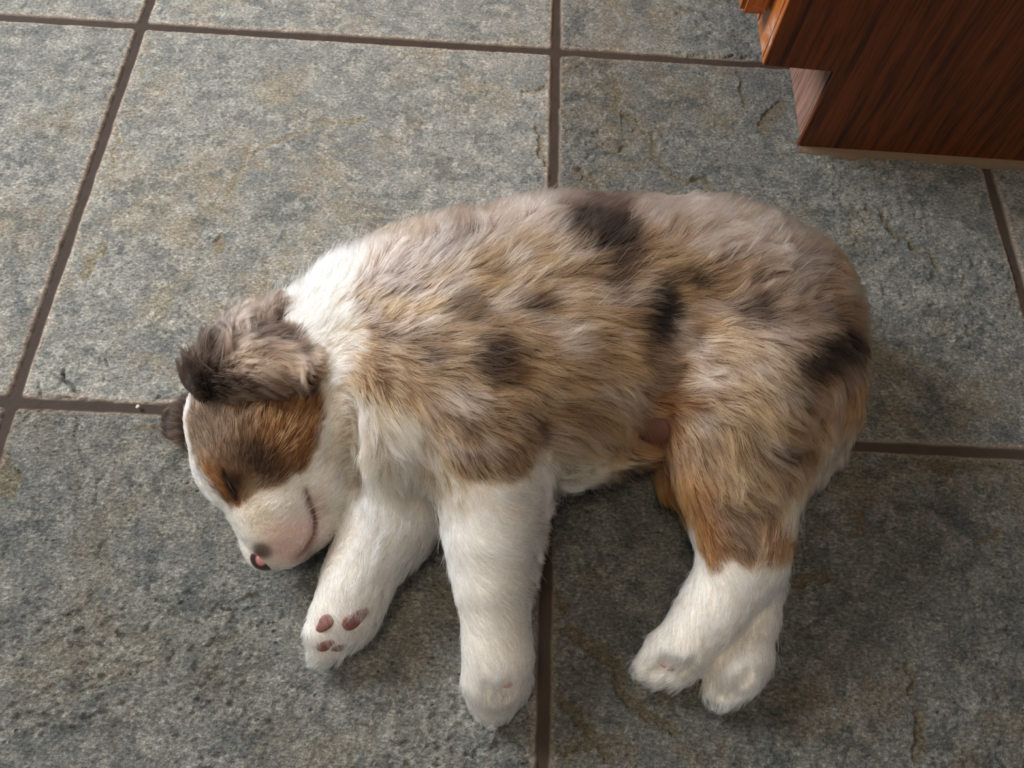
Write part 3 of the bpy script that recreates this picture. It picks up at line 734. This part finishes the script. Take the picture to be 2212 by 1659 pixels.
# combing guides: pixel, direction in the picture (right, down), length mm, lift
GUIDES = np.array([
 (620,650,-.1,-1,14,.6),(700,580,.35,-.9,14,.6),(780,540,.45,-.85,15,.65),(850,520,.5,-.8,15,.65),(1000,480,.6,-.75,13,.65),(1120,440,.6,-.7,13,.7),(1250,415,.6,-.7,13,.75),(1400,415,.6,-.7,13,.75),(1500,425,.65,-.7,12.5,.8),(1600,465,.7,-.65,12,.75),(1700,520,.75,-.6,11,.7),(1790,600,.85,-.35,10,.55),(1840,700,.9,.15,12,.5),(1855,800,.4,.9,14,.3),
 (700,680,.75,-.6,15,.3),(760,690,.9,-.1,14,.3),(740,760,.95,.2,13,.3),(720,830,.75,.5,16,.35),(820,620,.75,-.6,17,.3),(900,580,.75,-.6,17,.3),(1000,560,.8,-.5,17,.3),(1100,540,.85,-.45,17,.28),(1250,500,.85,-.5,16,.28),(1400,500,.85,-.5,15,.28),(1550,520,.85,-.5,15,.28),(1680,580,.86,-.45,14,.28),(1760,640,.95,-.15,13,.28),
 (830,700,.9,.0,13,.3),(900,680,.9,-.3,16,.28),(1000,660,.97,-.15,16,.25),(1100,640,.97,-.2,16,.25),(1250,620,.96,-.25,16,.25),(1400,620,.97,-.2,15,.25),(1550,630,.97,-.15,14,.25),(1700,680,1,.0,14,.25),(1800,740,.85,.5,14,.28),
 (800,790,.6,.7,15,.3),(870,790,.85,.4,15,.28),(960,760,.98,.1,15,.25),(1080,740,1,.05,16,.25),(1200,740,1,.05,15,.25),(1320,740,.97,.2,15,.25),(1420,730,.95,.25,14,.25),(1550,740,.92,.35,13,.25),(1680,780,.85,.5,14,.28),(1780,840,.7,.7,15,.3),(1830,900,.1,1,16,.25),
 (770,870,.15,1,21,.47),(840,880,.5,.85,18,.35),(920,860,.85,.5,15,.28),(1030,840,.97,.2,15,.25),(1150,840,.95,.3,15,.25),(1270,840,.9,.45,15,.25),(1370,830,.85,.5,14,.28),(1450,820,.9,.1,12,.28),(1530,830,.9,.3,13,.28),(1620,860,.8,.6,14,.28),(1720,900,.7,.7,16,.3),
 (775,920,-.15,1,23,.48),(770,980,-.25,1,23,.48),(820,930,.25,1,22,.46),(840,990,-.1,1,21,.46),(890,1010,.2,1,17,.42),(900,960,.5,.85,16,.35),(980,930,.75,.6,13,.3),(1060,920,.95,.3,12,.25),(1140,900,.95,.25,12,.25),(1220,910,.8,.6,16,.28),(1300,910,.65,.75,18,.32),(1360,880,.6,.8,10,.35),
 (775,1040,-.1,1,18,.42),(850,1050,-.25,.95,15,.3),(930,1050,-.15,1,13,.28),(980,1010,.1,1,12,.28),(1040,1010,.6,.8,11,.25),(1110,1000,.85,.5,11,.22),(1150,1040,.8,.4,9,.2),(1210,985,.6,.8,20,.5),(1260,990,.5,.85,24,.6),(1320,985,.4,.92,26,.62),(1350,965,.3,.95,22,.5),
 (800,1130,-.5,.87,11,.25),(880,1120,-.1,1,15,.32),(920,1110,.2,1,15,.35),(760,1220,-.45,.9,8,.2),(830,1200,.3,.9,17,.38),(720,1300,-.3,.95,6,.18),(790,1290,.1,1,11,.3),(800,1340,.3,.95,9,.3),(690,1380,-.1,1,6,.2),(740,1400,-.2,1,9,.3),
 (990,1080,.1,1,9,.2),(1060,1080,.75,.6,9,.2),(1130,1100,.95,.1,11,.25),(1150,1180,.85,.2,13,.32),(1000,1180,.1,1,8,.18),(1070,1180,.8,.5,9,.2),(1120,1260,.9,.2,9,.25),(1020,1270,.2,1,7,.18),(1080,1290,.7,.65,8,.2),(1020,1370,.1,1,6,.18),(1090,1370,.5,.85,7,.2),(1140,1380,.6,.6,7,.22),(1040,1460,.05,1,6,.2),(1100,1460,.2,1,6,.2),(1060,1530,-.05,1,6,.25),
 (1450,870,.7,-.5,16,.3),(1500,870,.9,-.1,15,.3),(1520,920,.4,.9,15,.28),(1445,940,.2,1,12,.25),(1480,980,.3,.95,14,.28),(1560,950,.5,.85,15,.28),(1640,960,.8,.6,17,.3),(1720,980,.85,.45,16,.3),(1500,1060,.5,.87,13,.25),(1580,1050,.85,.5,16,.3),(1660,1060,.85,.45,16,.3),(1500,1120,.35,.93,9,.2),(1560,1130,.6,.8,11,.25),(1650,1130,.6,.75,13,.28),(1530,1190,.2,1,8,.2),(1620,1190,.3,.95,10,.25),(1670,1200,.1,1,9,.25),
 (1520,1270,-.3,.95,7,.18),(1600,1270,.15,1,10,.25),(1460,1330,-.6,.8,6,.18),(1540,1340,-.2,1,8,.22),(1420,1400,-.6,.8,6,.2),(1500,1410,-.1,1,7,.25),(1390,1440,-.8,.6,8,.25),(1640,1300,.05,1,8,.2),(1600,1370,-.1,1,8,.22),(1670,1390,.4,.9,12,.35),(1570,1450,-.2,1,7,.25),(1630,1450,.1,1,7,.25),(1550,1500,-.2,1,9,.28),
 (1800,980,-.45,.9,18,.22),(1760,1040,-.55,.83,18,.2),(1715,1090,-.5,.87,12,.2),
 (410,880,.05,-1,4,.12),(400,980,.0,-1,4,.15),(440,1060,-.3,-.95,5,.2),(470,1100,-.6,.5,8,.3),(470,940,.1,-1,7,.2),(540,920,.35,-.93,9,.2),(620,900,.5,-.86,10,.2),(670,900,.45,-.9,10,.22),(470,1020,-.2,-1,6,.2),(530,1000,.2,-1,7,.25),(600,1000,.5,-.86,8,.2),(660,1010,.55,-.83,9,.2),(720,1000,.3,-.95,12,.25),(740,930,.0,-1,13,.3),(730,870,.2,-1,14,.3),
 (490,1060,-.5,-.85,5,.25),(550,1040,.6,-.6,6,.25),(520,1110,-.1,-1,3,.15),(560,1090,.3,-.95,3.5,.15),(620,1070,.55,-.83,5,.18),(540,1170,-.1,-1,2,.15),(600,1130,.4,-.9,2.5,.2),(650,1120,.5,-.85,3,.2),(620,1180,.5,-.85,2,.2),(700,1100,.4,-.9,5,.22),(710,1150,.5,-.85,6,.25),(660,1200,.6,-.6,3,.25),(740,1090,.5,-.8,9,.3),
], float)
gz = np.array([surf_z(u, v, bv, 14) for u, v in GUIDES[:, :2]])
G3 = np.array([P(u, v, z) for (u, v), z in zip(GUIDES[:, :2], gz)])
G3b = np.array([P(u + 12 * a / math.hypot(a, b), v + 12 * b / math.hypot(a, b), z) for (u, v, a, b), z in zip(GUIDES[:, :4], gz)])
GD = G3b - G3; GD /= np.linalg.norm(GD, axis=1)[:, None]

def comb(p, GP, GDir, GL, sig=0.013):
    out = np.zeros((len(p), 3)); L = np.zeros(len(p)); lf = np.zeros(len(p))
    for s in range(0, len(p), 20000):
        q = p[s:s + 20000]
        d2 = ((q[:, None, :2] - GP[None, :, :2]) ** 2).sum(-1) + 0.4 * (q[:, None, 2] - GP[None, :, 2]) ** 2
        w = np.exp(-d2 / (2 * sig * sig)) + 1e-7 / (d2 + 1e-5)
        w /= w.sum(1)[:, None]
        out[s:s + 20000] = w @ GDir; L[s:s + 20000] = w @ GL[:, 0]; lf[s:s + 20000] = w @ GL[:, 1]
    return out, L, lf

def scatter(v, q, n, nrm, seed=1):
    r = np.random.default_rng(seed)
    t = np.concatenate([q[:, [0, 1, 2]], q[:, [0, 2, 3]]])
    a = np.linalg.norm(np.cross(v[t[:, 1]] - v[t[:, 0]], v[t[:, 2]] - v[t[:, 0]]), axis=1)
    k = r.choice(len(t), n, p=a / a.sum())
    b = r.random((n, 2)); m = b.sum(1) > 1; b[m] = 1 - b[m]
    w = np.stack([1 - b.sum(1), b[:, 0], b[:, 1]], 1)
    p = (v[t[k]] * w[..., None]).sum(1); nn = (nrm[t[k]] * w[..., None]).sum(1)
    return p, nn / np.linalg.norm(nn, axis=1)[:, None]

def hair_material(name, rough=0.45):
    m = NT(name)
    t = m.t; m.n.remove(m.b)
    out = m.n['Material Output']
    at = m.node('ShaderNodeAttribute', attribute_name='hair_color')
    hi = m.n.new('ShaderNodeHairInfo')
    ic = m.ramp(hi.outputs['Intercept'], [(0.0, 0.30), (0.5, 0.90), (1.0, 1.15)])  # occlusion between hairs painted in: dark roots, lighter tips
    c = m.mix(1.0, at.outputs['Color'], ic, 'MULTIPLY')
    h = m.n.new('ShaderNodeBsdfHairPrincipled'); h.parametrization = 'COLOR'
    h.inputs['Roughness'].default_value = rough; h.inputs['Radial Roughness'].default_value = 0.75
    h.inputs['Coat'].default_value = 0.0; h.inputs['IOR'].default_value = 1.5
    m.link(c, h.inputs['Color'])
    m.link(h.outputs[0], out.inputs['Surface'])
    return m.m
HAIR = hair_material('hair')

def add_curves(name, pos, rad, col, parent):
    """pos (n, k, 3)"""
    n, k, _ = pos.shape
    hc = bpy.data.hair_curves.new(name)
    hc.add_curves([k] * n)
    hc.attributes['position'].data.foreach_set('vector', np.ascontiguousarray(pos, np.float32).ravel())
    ra = hc.attributes.get('radius') or hc.attributes.new('radius', 'FLOAT', 'POINT')
    ra.data.foreach_set('value', np.ascontiguousarray(rad, np.float32).ravel())
    a = hc.attributes.new('hair_color', 'FLOAT_COLOR', 'CURVE')
    c = np.ones((n, 4), np.float32); c[:, :3] = col
    a.data.foreach_set('color', c.ravel())
    hc.materials.append(HAIR)
    o = bpy.data.objects.new(name, hc); o.parent = parent
    COL.objects.link(o)
    return o

def groom(name, v, q, nrm, n, parent, GP, GDir, GL, colour, seed, k=6, thick=0.000058, per_clump=20, clump=0.75, wave=0.0, keep=None, sig=0.013, lenmul=1.0, tuft=.42):
    r = np.random.default_rng(seed)
    p, nn = scatter(v, q, n, nrm, seed)
    m = (nn[:, 2] > -0.55) & (p[:, 2] > 0.002)
    if keep is not None: m &= keep(p)
    p, nn = p[m], nn[m]; n = len(p)
    d, L, lf = comb(p, GP, GDir, GL, sig)
    # swirl the combing a little, in patches
    ang = (vnoise(p, 55, seed + 5) - .5) * 0.9 + (vnoise(p, 160, seed + 6) - .5) * 0.8
    ca, sa = np.cos(ang), np.sin(ang)
    d = np.stack([d[:, 0] * ca - d[:, 1] * sa, d[:, 0] * sa + d[:, 1] * ca, d[:, 2]], 1)
    lf0 = lf
    d -= (d * nn).sum(1)[:, None] * nn * 0.93
    dl = np.linalg.norm(d, axis=1)[:, None]
    d = d / np.maximum(dl, 0.15)
    L = L * 0.001 * lenmul * (0.72 + 0.6 * vnoise(p, 60, seed + 8))
    lf = lf + (vnoise(p, 75, seed + 12) - .5) * .34 * np.clip(L / .012, .2, 1)
    nc = max(8, n // per_clump)
    ci = r.choice(n, nc, replace=False)
    kd = kdtree.KDTree(nc)
    for i, c in enumerate(ci): kd.insert(p[c], i)
    kd.balance()
    near = np.array([kd.find(x)[1] for x in p]); cc = ci[near]
    cl_len = r.uniform(0.8, 1.15, nc); cl_lift = r.normal(0, 0.11, nc); cl_side = r.normal(0, 0.16, nc); cl_val = r.normal(0, 0.13, nc); cl_bend = r.normal(0, .12, nc)
    t = np.linspace(0, 1, k)[None, :, None]
    side = np.cross(nn, d)
    def path(P0, D, N, S, LL, LF, sd, bend, ph):
        LF = LF[:, None, None]; LL = LL[:, None, None]
        out = D[:, None] * (t * (1 - 0.18 * LF)) + N[:, None] * (LF * (1.5 * t - 0.80 * t * t)) + S[:, None] * (sd[:, None, None] * t + bend[:, None, None] * t * t)
        if wave: out = out + S[:, None] * (wave * np.sin(t * 7.5 + ph[:, None, None]) * t)
        return P0[:, None] + out * LL
    ph = vnoise(p, 70, seed + 9) * 9
    own = path(p, d, nn, side, L * r.uniform(.75, 1.08, n), lf + r.normal(0, .07, n), r.normal(0, .10, n), r.normal(0, .06, n), ph)
    cp = path(p[cc], d[cc], nn[cc], side[cc], L[cc] * cl_len[near], lf[cc] + cl_lift[near], cl_side[near], cl_bend[near], ph[cc])
    # loose tufts gather many locks
    nt = max(4, n // 420); ti_ = r.choice(n, nt, replace=False)
    kt = kdtree.KDTree(nt)
    for i, c in enumerate(ti_): kt.insert(p[c], i)
    kt.balance()
    nb = np.array([kt.find(x)[1] for x in p]); tc_ = ti_[nb]
    tp = path(p[tc_], d[tc_], nn[tc_], side[tc_], L[tc_] * r.uniform(.9, 1.2, nt)[nb], lf[tc_] + r.normal(.05, .14, nt)[nb], r.normal(0, .2, nt)[nb], r.normal(0, .15, nt)[nb], ph[tc_])
    wt_ = (tuft * (.35 + .9 * sstep(.33, .46, lf0) * (1 - sstep(.52, .62, lf0))) * np.clip((L - .006) / .010, 0, 1))[:, None, None] * t ** 1.6
    cp = cp * (1 - wt_) + tp * wt_
    own = own * (1 - wt_ * .8) + tp * wt_ * .8
    w = clump * np.clip(L / .013, .35, 1)[:, None, None] * t ** 1.3 * r.uniform(0.55, 1.0, n)[:, None, None]
    pos = own * (1 - w) + cp * w
    pos[..., 2] = np.maximum(pos[..., 2], 0.0006 + 0.0012 * np.abs(np.sin(np.arange(n) * 12.9))[:, None])
    rad = thick * np.array([1.0, 1.0, .92, .8, .55, .18][:k] if k == 6 else np.interp(np.linspace(0, 1, k), [0, .5, .8, 1], [1, .95, .65, .15]))[None, :] * r.uniform(.7, 1.25, n)[:, None]
    c = colour(p + d * L[:, None] * 0.55) * np.clip(1 + cl_val[near] + r.normal(0, .13, n), .45, 1.6)[:, None]
    return add_curves(name, pos, rad, np.clip(c, 0.004, 0.93), parent)

# body mesh with the coat's pattern on the skin
SKIN = NT('puppy_skin')
SKIN.b.inputs['Base Color'].default_value = (.5, .4, .35, 1)
SKIN.link(SKIN.node('ShaderNodeAttribute', attribute_name='coat').outputs['Color'], SKIN.b.inputs['Base Color'])
SKIN.b.inputs['Roughness'].default_value = 0.75
SKIN.b.inputs['Specular IOR Level'].default_value = 0.2
puppy = mesh_np('puppy', bv, bq, SKIN.m)
cbody = coat(bv, .4); cbody = cbody * (0.30 + 0.5 * sstep(.25, .7, cbody.mean(1)))[:, None]
wsk = blob_w(PU, PVV, 1402, 925, 58, 44, 5, .25) * (bv[:, 2] > .004)
cbody = cbody * (1 - wsk[:, None]) + C_SKIN * wsk[:, None]
for (u, v, ru, rv, col, s) in ((640, 1165, 70, 52, C_PINK, .35), (560, 1100, 50, 60, C_CREAM, .2)):
    w_ = blob_w(PU, PVV, u, v, ru, rv, 0, .4)[:, None] * s
    cbody = cbody * (1 - w_) + col * w_
col_attr(puppy.data, 'coat', cbody)
puppy['label'] = 'sleeping merle and white puppy lying on its side across the floor tiles'
puppy['category'] = 'puppy'

BARE = [(1402, 926, 42, 32), (575, 1208, 27, 15), (702, 1347, 22, 12), (766, 1338, 24, 15), (702, 1394, 17, 9), (731, 1400, 11, 7), (1094, 1481, 12, 9), (1441, 1443, 18, 6), (1611, 1456, 20, 7)]
def keep_body(p):
    U, V = project(p); m = np.ones(len(p), bool)
    for u, v, a, b in BARE: m &= ((U - u) / a) ** 2 + ((V - v) / b) ** 2 > 1
    m &= (line_px(U, V, MOUTH) > 1.4) & (line_px(U, V, EYE) > 1.8)
    return m
GL = GUIDES[:, 4:6]
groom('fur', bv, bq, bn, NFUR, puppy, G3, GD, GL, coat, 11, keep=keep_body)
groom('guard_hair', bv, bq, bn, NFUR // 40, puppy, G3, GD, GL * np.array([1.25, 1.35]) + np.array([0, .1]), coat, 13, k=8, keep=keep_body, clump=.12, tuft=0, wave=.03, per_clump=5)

# ------------------------------------------------------------------ ears
def part_from_field(Fd, name, mat, parent, colour=None, mul=0.5):
    v, q = Fd.mesh(); n = vnormals(v, q)
    o = mesh_np(name, v, q, mat, parent)
    if colour is not None: col_attr(o.data, 'coat', np.clip(colour(v) * mul, 0, 1))
    return o, v, q, n

def ear_colour(p):
    U, V = project(p)
    c = np.repeat(C_EAR[None], len(p), 0)
    def put(wt, col):
        nonlocal c
        wt = np.clip(wt, 0, 1)[:, None]; c = c * (1 - wt) + col * wt
    put(sstep(.45, .65, vnoise(p, 150, 60)) * .35, C_ASH * .7)
    put(sstep(.5, .68, vnoise(p, 120, 61)) * .75, C_DARK)
    put(blob_w(U, V, 455, 830, 52, 44, 0, .5) * .9, C_DARK)
    put(blob_w(U, V, 478, 745, 30, 40, 20, .5) * .8, C_DARK)
    put(blob_w(U, V, 425, 790, 50, 50, 0, .5) * .8, C_DARK * 2)
    put(blob_w(U, V, 655, 735, 44, 22, 15, .5) * .75, C_DARK)
    put(blob_w(U, V, 620, 690, 40, 14, 10, .5) * .6, C_DARK)
    put(blob_w(U, V, 540, 825, 60, 16, 12, .5) * .6, C_DARK)
    put(blob_w(U, V, 590, 790, 70, 22, 15, .5) * .5, C_TAN)
    put(blob_w(U, V, 696, 785, 14, 36, 0, .5) * .35, C_GOLD)
    put(blob_w(U, V, 530, 710, 40, 30, -30, .5) * .25, C_ASH)
    put(blob_w(U, V, 670, 828, 26, 12, -20, .5) * .6, C_DARK)
    return c

E1 = Field((-0.30, -0.06, 0.02), (-0.10, 0.12, 0.12), .0016)
for (u, v, z, r) in ((545, 722, .066, .006), (582, 694, .066, .006), (614, 690, .070, .006), (660, 725, .076, .006), (684, 765, .080, .0055), (680, 798, .082, .0055), (634, 812, .086, .006), (560, 812, .088, .006), (500, 775, .072, .007)):
    E1.capsule(P(480, 812, .078), P(u, v, z), .0085, r, .009)
ear, ev, eq, en = part_from_field(E1, 'ear', SKIN.m, puppy, ear_colour, .4)
EG = np.array([
 (440,815,-.8,-.6,8,.4),(445,795,-.5,-.85,12,.5),(455,785,-.35,-.95,17,.55),(475,760,-.1,-1,17,.6),(505,740,.1,-1,16,.6),(540,705,.15,-1,17,.65),(575,680,.25,-.95,17,.6),(610,670,.4,-.9,14,.5),(640,705,.85,-.3,9,.25),
 (500,800,.6,-.8,18,.3),(545,765,.75,-.65,19,.25),(590,740,.9,-.35,20,.2),(640,735,.95,.15,16,.2),(680,760,.85,.5,9,.2),
 (520,810,.88,-.3,20,.25),(580,790,.98,.0,22,.22),(640,780,.95,.25,18,.22),(685,785,.5,.85,8,.2),(670,812,.5,.7,7,.2),
 (490,835,.97,.1,18,.3),(560,825,.98,.1,16,.25),(620,822,.98,.05,13,.25),(470,835,.7,.4,9,.3),
], float)
ez = np.array([surf_z(u, v, ev, 16) if (np.hypot(project(ev)[0] - u, project(ev)[1] - v) < 16).any() else .07 for u, v in EG[:, :2]])
E3 = np.array([P(u, v, z) for (u, v), z in zip(EG[:, :2], ez)])
E3b = np.array([P(u + 12 * a / math.hypot(a, b), v + 12 * b / math.hypot(a, b), z) for (u, v, a, b), z in zip(EG[:, :4], ez)])
ED = E3b - E3; ED /= np.linalg.norm(ED, axis=1)[:, None]
groom('ear_fur', ev, eq, en, NEAR, ear, E3, ED, EG[:, 4:6], ear_colour, 21, k=10, per_clump=26, clump=.9, wave=.17, sig=.008)
groom('ear_tuft', ev, eq, en, NEAR // 3, ear, E3, ED, EG[:, 4:6] * np.array([1.15, 1.2]), lambda p: ear_colour(p) * .75, 23, k=8, per_clump=70, clump=1.0, wave=.05, sig=.008, keep=lambda p: project(p)[0] < 505)

E2 = Field((-0.33, -0.07, -0.004), (-0.20, 0.06, 0.09), .0018)
E2.capsule(P(425, 905, .022), P(392, 900, .010), .012, .007, .006)
E2.capsule(P(425, 925, .022), P(394, 925, .010), .010, .006, .006)
dark_ear = lambda p: np.repeat((C_DARK * .9 + C_MID * .1)[None], len(p), 0)
ear2, v2, q2, n2 = part_from_field(E2, 'ear', SKIN.m, puppy, dark_ear, .5)
F3 = np.array([P(430, 880, .02), P(390, 890, .012), P(390, 930, .01)])
FD = np.array([P(400, 860, .02), P(360, 870, .012), P(368, 950, .01)]) - F3; FD /= np.linalg.norm(FD, axis=1)[:, None]
groom('ear_fur', v2, q2, n2, NEAR // 5, ear2, F3, FD, np.array([[12, .2], [12, .2], [9, .2]]), dark_ear, 22, per_clump=18, clump=.8)

# ------------------------------------------------------------------ nose, lips, eyelid, pads, whiskers
def gloss(name, rough, coat_=True):
    m = NT(name); m.link(m.node('ShaderNodeAttribute', attribute_name='coat').outputs['Color'], m.b.inputs['Base Color'])
    m.b.inputs['Roughness'].default_value = rough
    n = m.noise(m.node('ShaderNodeTexCoord').outputs['Object'], 1800, 3); b = m.node('ShaderNodeBump', Strength=.5, Distance=.0003); m.link(n, b.inputs['Height']); m.link(b.outputs[0], m.b.inputs['Normal'])
    return m.m
WET = gloss('nose_leather', .32); PADM = gloss('pad_leather', .6)
N1 = Field(P(568, 1205, .03) - .022, P(568, 1205, .03) + .022, .0006)
ax = np.array([CR[:, 0], CR[:, 1], CR[:, 2]])
N1.ellipsoid(P(569, 1205, .031), np.eye(3), (.0068, .0060, .0092), .002)
N1.ellipsoid(P(590, 1216, .030), np.eye(3), (.0085, .0034, .0075), .003)
N1.ellipsoid(P(584, 1204, .0395), np.eye(3), (.0016, .0011, .0022), .0008, True)
def nose_col(p):
    U, V = project(p)
    c = np.repeat(lin((58, 32, 28))[None], len(p), 0)
    w = np.maximum(blob_w(U, V, 565, 1208, 12, 14, 15, .25), blob_w(U, V, 577, 1200, 9, 8, 0, .3))[:, None]
    return c * (1 - w) + lin((226, 156, 154)) * w
part_from_field(N1, 'nose', WET, puppy, nose_col, 1.0)

def crease(name, pts, r0, colr, dz=-.0004):
    """a thin folded seam following the surface"""
    vs = []; K = 10
    C = []
    for (u, v) in pts: C.append(P(u, v, surf_z(u, v) + dz))
    C = np.array(C)
    t = np.linspace(0, len(C) - 1, 6 * len(C)); C = np.stack([np.interp(t, np.arange(len(C)), C[:, k]) for k in range(3)], 1)
    C[1:-1] = (C[:-2] + C[1:-1] * 2 + C[2:]) / 4
    n = len(C); faces = []
    for i, c in enumerate(C):
        d = C[min(i + 1, n - 1)] - C[max(i - 1, 0)]; d /= np.linalg.norm(d)
        a = np.cross(d, (0, 0, 1.)); a /= np.linalg.norm(a); b = np.cross(a, d)
        rr = r0 * (0.25 + 0.75 * math.sin(math.pi * min(max(i / (n - 1), .03), .97)))
        for j in range(K):
            th = 2 * math.pi * j / K; vs.append(c + (a * math.cos(th) + b * math.sin(th) * .6) * rr)
    for i in range(n - 1):
        for j in range(K): faces.append((i * K + j, i * K + (j + 1) % K, (i + 1) * K + (j + 1) % K, (i + 1) * K + j))
    o = mesh_np(name, np.array(vs), np.array(faces), PADM, puppy)
    col_attr(o.data, 'coat', np.repeat(lin(colr)[None], len(vs), 0))
    return o
crease('lip', MOUTH, .00042, (120, 70, 66), -.0003)
crease('eyelid', EYE, .0005, (34, 20, 17), .0002)

def pad(u, v, a_px, b_px, ang, colr, lift=0.0, name='paw_pad'):
    z = surf_z(u, v, bv, 8)
    c = P(u, v, z + lift - .0006)
    sc = cam_depth(c) / F
    m = np.hypot(PU - u, PVV - v) < 16
    m &= bv[:, 2] > z - .012
    nrm = bn[m].mean(0); nrm /= np.linalg.norm(nrm)
    th = math.radians(ang)
    dpt = P(u + 10 * math.cos(th), v + 10 * math.sin(th), z) - P(u, v, z); dpt -= nrm * (dpt @ nrm); dpt /= np.linalg.norm(dpt)
    e = np.cross(nrm, dpt)
    bm = bmesh.new(); bmesh.ops.create_icosphere(bm, subdivisions=4, radius=1)
    for q_ in bm.verts:
        x, y, zz = q_.co
        th_ = math.atan2(y, x); w_ = 1 + .13 * math.cos(2 * th_ + u) + .10 * math.cos(3 * th_ + v)
        x *= w_; y *= w_
        q_.co = Vector(c + dpt * x * a_px * sc + e * y * b_px * sc + nrm * (abs(zz) ** .8 * (1 if zz > 0 else -1)) * min(b_px, 14) * sc * .42)
    o = bm_obj(name, bm, PADM, puppy)
    col_attr(o.data, 'coat', np.repeat(lin(colr)[None], len(o.data.vertices), 0))
    return o
pad(702, 1347, 27, 15, -32, (136, 88, 78), -.0012)
pad(766, 1338, 29, 19, -28, (130, 80, 72), -.0012)
pad(702, 1394, 21, 12, -25, (128, 86, 78), -.0008)
pad(731, 1400, 14, 9, -50, (112, 70, 62), -.0008)
pad(1096, 1480, 12, 7, -25, (196, 152, 142), -.0010)
pad(1442, 1442, 17, 5, 14, (168, 124, 112), -.0008)
pad(1611, 1456, 18, 6, -4, (168, 120, 108), -.0008)

def whiskers():
    r = np.random.default_rng(5)
    starts = [(655, 1110, 745, 1060), (662, 1120, 752, 1082), (668, 1128, 768, 1118), (672, 1136, 772, 1136), (670, 1146, 762, 1160), (664, 1156, 752, 1178), (690, 1120, 775, 1140), (684, 1140, 765, 1170), (650, 1095, 700, 1042), (640, 1100, 688, 1050), (560, 1165, 500, 1150)]
    pos = []
    for (u, v, u2, v2) in starts:
        a = P(u, v, surf_z(u, v)); b = P(u2, v2, a[2] - .004 + r.uniform(-.004, .006)); mid = (a + b) / 2 + np.array([0, 0, .004])
        t = np.linspace(0, 1, 8)[:, None]
        pos.append(a * (1 - t) ** 2 + 2 * mid * t * (1 - t) + b * t * t)
    pos = np.array(pos)
    rad = 0.00009 * np.linspace(1, .3, 8)[None].repeat(len(pos), 0)
    add_curves('whiskers', pos, rad, np.full((len(pos), 3), .9), puppy)
whiskers()

# ------------------------------------------------------------------ crumbs on the tiles
def crumb(u, v, r, colr, label, seed):
    m = NT('crumb'); m.b.inputs['Base Color'].default_value = (*lc(*colr), 1); m.b.inputs['Roughness'].default_value = .8
    bm = bmesh.new(); bmesh.ops.create_icosphere(bm, subdivisions=2, radius=1)
    rr = random.Random(seed)
    for q_ in bm.verts: q_.co = Vector((q_.co.x * r[0], q_.co.y * r[1], q_.co.z * r[2])) * rr.uniform(.75, 1.25)
    o = bm_obj('crumb', bm, m.m, None, False)
    o.location = Vector(P(u, v, 0.0)) + Vector((0, 0, r[2] * .6)); o.rotation_euler = (0, 0, rr.uniform(0, 3))
    o['label'] = label; o['category'] = 'crumb'
crumb(298, 879, (.0014, .0012, .0008), (226, 216, 198), 'tiny white crumb on the brown grout line left of the head', 2)
crumb(187, 498, (.0022, .0007, .0006), (116, 66, 34), 'tiny brown woody bit on the large tile near the left grout line', 3)
